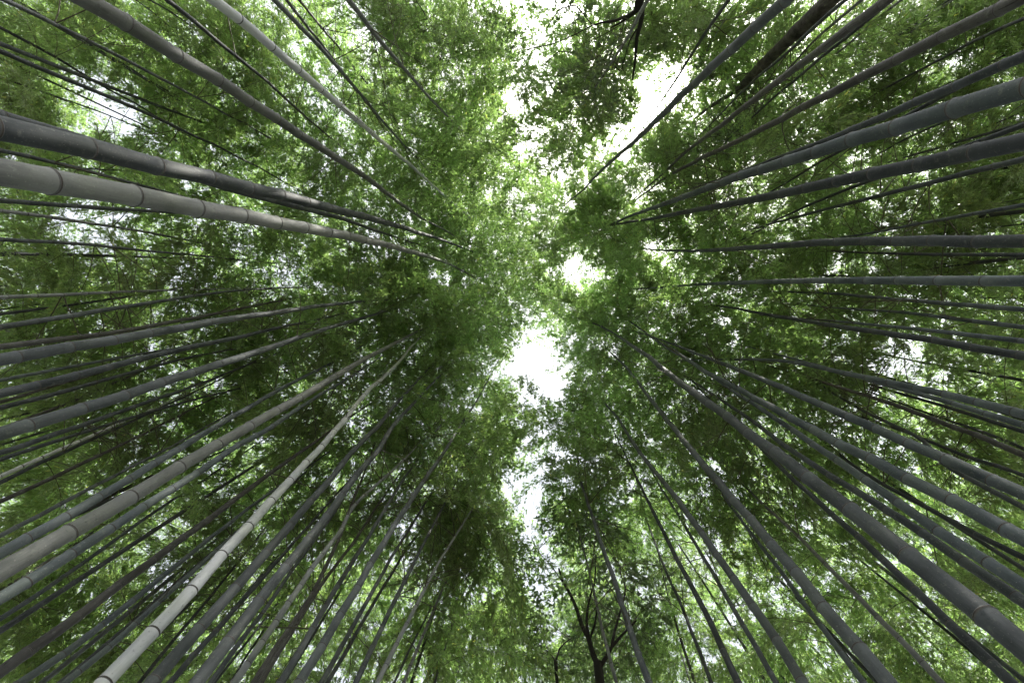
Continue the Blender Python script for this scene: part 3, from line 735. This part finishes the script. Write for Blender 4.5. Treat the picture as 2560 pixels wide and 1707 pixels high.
# ---------------------------------------------------------------- broad-leaved trees among the bamboo
BROADB = [branch_mesh('broad_branch_%d' % k, 1.3, 15, 700 + k, rise=.35, drop=.35, leaf=(.06, .095), width=.42, mat=BROAD, dens=.8, nper=(3, 6), fan=.9) for k in range(6)]
def px_path(s):
    pts = []; o = None
    for t in s.split():
        if t in OFF: o = OFF[t]
        else:
            x, y = map(float, t.split(',')); pts.append((o[0] + x / KZ, o[1] + y / KZ))
    return np.array(pts)
def resample(P, n):
    s = np.concatenate([[0], np.cumsum(np.linalg.norm(np.diff(P, axis=0), axis=1))])
    return np.stack([np.interp(np.linspace(0, s[-1], n), s, P[:, k]) for k in range(3)], 1)
def smooth3(P, it=2):
    P = P.copy()
    for _ in range(it): P[1:-1] = (P[:-2] + 2 * P[1:-1] + P[2:]) / 4
    return P
def tree(name, label, trunk, tw, D, limbs, bark, nleaf, seed, leafscale=1.0, gapk=1.0):
    g = np.random.default_rng(seed)
    tp = px_path(trunk); u = np.array([ray(*p) for p in tp])
    h0 = D * FOC / (tw / KZ * (u[0] @ FWD)); B = u[0][:2] * h0
    def up3(p):
        q = np.array([ray(*a) for a in p]); hh = (q[:, :2] @ B) / (q[:, :2] ** 2).sum(1)
        return q * hh[:, None] + CAMPOS
    T = up3(tp); gz = float(ground_h(*B))
    lean = (T[1] - T[0])[:2] / max((T[1] - T[0])[2], .2)
    low = np.array([[*(T[0][:2] + np.clip(lean, -.15, .15) * (z - T[0][2])), z] for z in np.linspace(gz - .1, T[0][2] - .3, 6)])
    full = smooth3(resample(np.concatenate([low, T]), 40), 3)
    base = Vector(full[0]); root = add(name, None, loc=base)
    tag(root, label, 'tree', 'broad-leaved trees among the bamboo')
    zt = np.linspace(0, 1, 40); rad = D / 2 * (1.25 - .35 * zt + .5 * np.exp(-zt * 14)) * (1 + .05 * g.normal(0, 1, 40))
    V, F = tube(full, rad / 1.0, 18)
    V += g.normal(0, .004, V.shape)
    add('trunk', mesh_np('trunk', V - np.array(base), [F], [bark]), root)
    ends = []
    q = resample(full, 300); pole_mark(q[q[:, 2] > 3], np.full(300, D / 2)[:int((q[:, 2] > 3).sum())], 30)
    for s, lw in limbs:
        L3 = up3(px_path(s)); sw = L3[:, 2].copy()
        P = resample(L3, 22); P += g.normal(0, .02, P.shape).cumsum(0) * .25 * np.linspace(0, 1, 22)[:, None]; P = smooth3(P, 1)
        r0 = D / 2 * lw / tw
        V, F = tube(P, np.linspace(r0, max(r0 * .4, .008), 22), 10)
        add('limb', mesh_np('limb', V - np.array(base), [F], [bark]), root)
        ends.append((P, lw))
        q = resample(P, 120); pole_mark(q, np.full(120, r0 * .7), 28)
    n = 0; tries = 0
    while n < nleaf and tries < nleaf * 5:
        tries += 1
        P, lw = ends[int(g.integers(len(ends)))]; f = g.uniform(.82 if lw > 14 else .35, 1); p = P[int(f * 21)]
        az = g.uniform(0, 6.28); sc = leafscale * g.uniform(.7, 1.3)
        sm = branch_samples(p, az, 1.3 * sc)
        if g.random() < gap_of(sm) * gapk or g.random() < hides_pole(sm): continue
        o = add('leafy_branch', BROADB[int(g.integers(6))], root, mat=Matrix.Translation(-base) @ rot_branch(p, az, sc, g.normal(0, .3), g.normal(-.25, .35)))
        o['kind'] = 'stuff'; n += 1
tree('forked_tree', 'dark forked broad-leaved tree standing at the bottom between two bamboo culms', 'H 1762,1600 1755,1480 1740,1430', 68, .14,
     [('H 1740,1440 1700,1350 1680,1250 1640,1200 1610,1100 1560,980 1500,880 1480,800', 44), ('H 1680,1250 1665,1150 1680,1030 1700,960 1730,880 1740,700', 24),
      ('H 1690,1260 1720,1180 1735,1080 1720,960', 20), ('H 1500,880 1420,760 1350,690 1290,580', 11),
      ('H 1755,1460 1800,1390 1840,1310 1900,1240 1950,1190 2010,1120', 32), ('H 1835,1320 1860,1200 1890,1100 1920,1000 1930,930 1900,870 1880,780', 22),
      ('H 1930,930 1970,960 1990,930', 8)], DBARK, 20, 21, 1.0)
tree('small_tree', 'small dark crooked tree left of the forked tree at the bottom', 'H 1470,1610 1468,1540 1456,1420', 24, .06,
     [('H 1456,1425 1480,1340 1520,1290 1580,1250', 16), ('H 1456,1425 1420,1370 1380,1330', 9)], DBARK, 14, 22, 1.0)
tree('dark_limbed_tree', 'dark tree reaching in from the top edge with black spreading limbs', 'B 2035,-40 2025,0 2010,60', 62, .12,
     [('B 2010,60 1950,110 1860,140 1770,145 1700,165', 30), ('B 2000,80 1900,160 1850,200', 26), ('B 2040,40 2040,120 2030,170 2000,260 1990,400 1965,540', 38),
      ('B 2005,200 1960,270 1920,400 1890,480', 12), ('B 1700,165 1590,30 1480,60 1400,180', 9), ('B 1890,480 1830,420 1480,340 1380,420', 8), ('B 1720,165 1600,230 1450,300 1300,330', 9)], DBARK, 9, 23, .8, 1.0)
tree('leaning_tree', 'thick brown mottled bark tree trunk slanting across the upper right', 'C 1040,-20 900,100 780,230 700,300 600,400 500,500 420,590', 104, .2,
     [('C 430,580 330,640 230,700 100,790', 60), ('C 420,590 380,640 330,760 260,840', 22), ('C 500,500 420,500 330,560', 16)], BARK, 16, 24, 1.0)

# ---------------------------------------------------------------- leafy branches of the traced bamboo
for root, path, z0, ztop, g, base, cnt in TODO:
    stats[1] += dress(root, path, z0, ztop, g, cnt, BR, 1.0, base=base)

# ---------------------------------------------------------------- distant bamboo seen only in the leafy backdrop
def far_bamboo(x, y, H, D, g, c, nbough):
    gz = float(ground_h(x, y)); lean = g.normal(0, .03, 2); bend = g.normal(0, .8, 2)
    inward = -np.array([x, y]) / math.hypot(x, y)
    def path(z):
        z = np.asarray(z, float); f = np.clip((z - gz) / (H - gz), 0, 1)
        q = np.array([x, y]) + lean * (z - gz)[..., None] + (bend + inward * .9) * (f ** 3)[..., None]
        return np.concatenate([q, z[..., None]], -1)
    nd = np.arange(gz - .1, H, .36); nd = np.append(nd, H)
    rfn = lambda z: np.maximum(D / 2 * (1 - .9 * np.clip((z - gz) / (H - gz), 0, 1) ** 2), .004)
    base = Vector(path(gz)); root = add('bamboo', None, loc=base)
    V, F, cu = culm_geometry(path, H, rfn, nd, 8)
    add('culm', mesh_np('culm', V - np.array(base), [F], [CULM[c]], attrs={'cu': cu}), root)
    n = dress(root, path, max(H * .5, 8.2), H, g, nbough, BOUGH, 1.0, gapk=.9, base=base)
    HOSTS.append((root, base, path, max(H * .45, 7.6 if math.hypot(x, y) < 12 else 6.2), H, True))
    q = proj(np.array([path(H * .7)]))[0]
    sect = ('upper' if q[1] < 570 else 'lower' if q[1] > 1140 else 'middle') + ' ' + ('left' if q[0] < 850 else 'right' if q[0] > 1700 else 'centre')
    tag(root, f'thin distant {NAMEC[c]} bamboo half lost in the leafy backdrop, {sect} of the picture', 'bamboo', 'distant bamboo in the backdrop')
    return n
g = np.random.default_rng(77); placed = []
tries = 0
while len(placed) < 176 and tries < 9000:
    tries += 1
    near = len(placed) >= 100                      # closer, tighter stands on both sides of the path
    a = (g.uniform(1.75, 3.7) if g.random() < .5 else g.uniform(-.35, 1.35)) if near else g.uniform(0, 2 * math.pi); r = math.sqrt(g.uniform(6.5 ** 2, 12.0 ** 2) if near else g.uniform(9.0 ** 2, 25.0 ** 2))
    x, y = r * math.cos(a), r * math.sin(a)
    if abs(x - .25) < 2.2: continue
    if not in_view(np.array([[x, y, z] for z in np.linspace(3, 14, 12)]), 60): continue
    if any(math.hypot(x - p[0], y - p[1]) < (.8 if near else 1.3) for p in placed): continue
    placed.append((x, y))
    stats[2] += far_bamboo(x, y, g.uniform(12.5, 17), g.uniform(.055, .085), g, 'dddgbn'[int(g.integers(6))], 3)

# ---------------------------------------------------------------- close the canopy: further branches on the culms that reach thin spots
def fill(target, g, maxn, lmax):
    hp, hi = [], []
    for n_, (root, base, path, a, b, far) in enumerate(HOSTS):
        z = np.linspace(a, b, 14); hp.append(path(z)); hi += [n_] * 14
    hp = np.concatenate(hp); hi = np.array(hi); hpx = proj(hp); hd = np.linalg.norm(hp - CAMPOS, axis=1)
    ok = -((hp - CAMPOS) @ C2W)[:, 2] > 2
    made = 0
    order = [(r, c) for r in range(GH) for c in range(GW)]
    for rep in range(6):
        g.shuffle(order)
        for r, c in order:
            if made >= maxn: return made
            if COVER[r, c] >= target[r, c]: continue
            tx, ty = CX[r, c] + g.uniform(-18, 18), CY[r, c] + g.uniform(-18, 18)
            reach = np.hypot(hpx[:, 0] - tx, hpx[:, 1] - ty) * hd / FOC
            cand = np.nonzero(ok & (reach < lmax))[0]
            if not len(cand): continue
            wgt = np.exp(-reach[cand] / .9); j = cand[g.choice(len(cand), p=wgt / wgt.sum())]
            root, base, path, a, b, far = HOSTS[hi[j]]
            p = hp[j]; u = ray(tx, ty); q = CAMPOS + u * (p[2] - CAMPOS[2] - g.uniform(0, .5))
            dv = q - p; az = math.atan2(dv[1], dv[0]) + g.normal(0, .25)
            need = math.hypot(dv[0], dv[1])
            pool, Lb = (LONG, 2.8) if need > 2.0 else (BOUGH, 2.1) if far or need > 1.4 else (BR, 1.5)
            sc = min(max((need + .35) / Lb, .65), 1.1) * g.uniform(.9, 1.08)
            sm = branch_samples(p, az, Lb * sc)
            if g.random() < gap_of(sm) * .97: continue
            if g.random() < hides_pole(sm) * 3.5: continue
            o = add('leafy_branch', pool[int(g.integers(len(pool)))], root,
                    mat=Matrix.Translation(-base) @ rot_branch(p, az, sc, g.normal(0, .25), g.normal(0, .15)))
            o['kind'] = 'stuff'
            cover_add(sm, sc * Lb / 1.5); made += 1
    return made
g = np.random.default_rng(5)
lo = g.random((GH // 5 + 2, GW // 5 + 2))
def up(a):
    yy = np.linspace(0, a.shape[0] - 1.001, GH); xx = np.linspace(0, a.shape[1] - 1.001, GW)
    y0 = yy.astype(int); x0 = xx.astype(int); fy = (yy - y0)[:, None]; fx = (xx - x0)[None, :]
    return (a[y0][:, x0] * (1 - fx) + a[y0][:, x0 + 1] * fx) * (1 - fy) + (a[y0 + 1][:, x0] * (1 - fx) + a[y0 + 1][:, x0 + 1] * fx) * fy
RZ = np.hypot(CX - 1335, CY - 650)
n_ = up(lo) ** 1.5
core = np.clip((620 - RZ) / 260, 0, 1); rim = np.clip((RZ - 700) / 400, 0, 1)
TARGET = ((3.8 + 6.5 * n_) * (1 - .36 * rim) + core * 4.0) * (1 - .5 * np.clip(1 - np.hypot((CX - 1370) / 190, (CY - 190) / 330), 0, .6) / .6) * (1 - gap_at(np.stack([CX.ravel(), CY.ravel()], 1)).reshape(GH, GW))
nfill = fill(TARGET, g, 3600, 3.1)
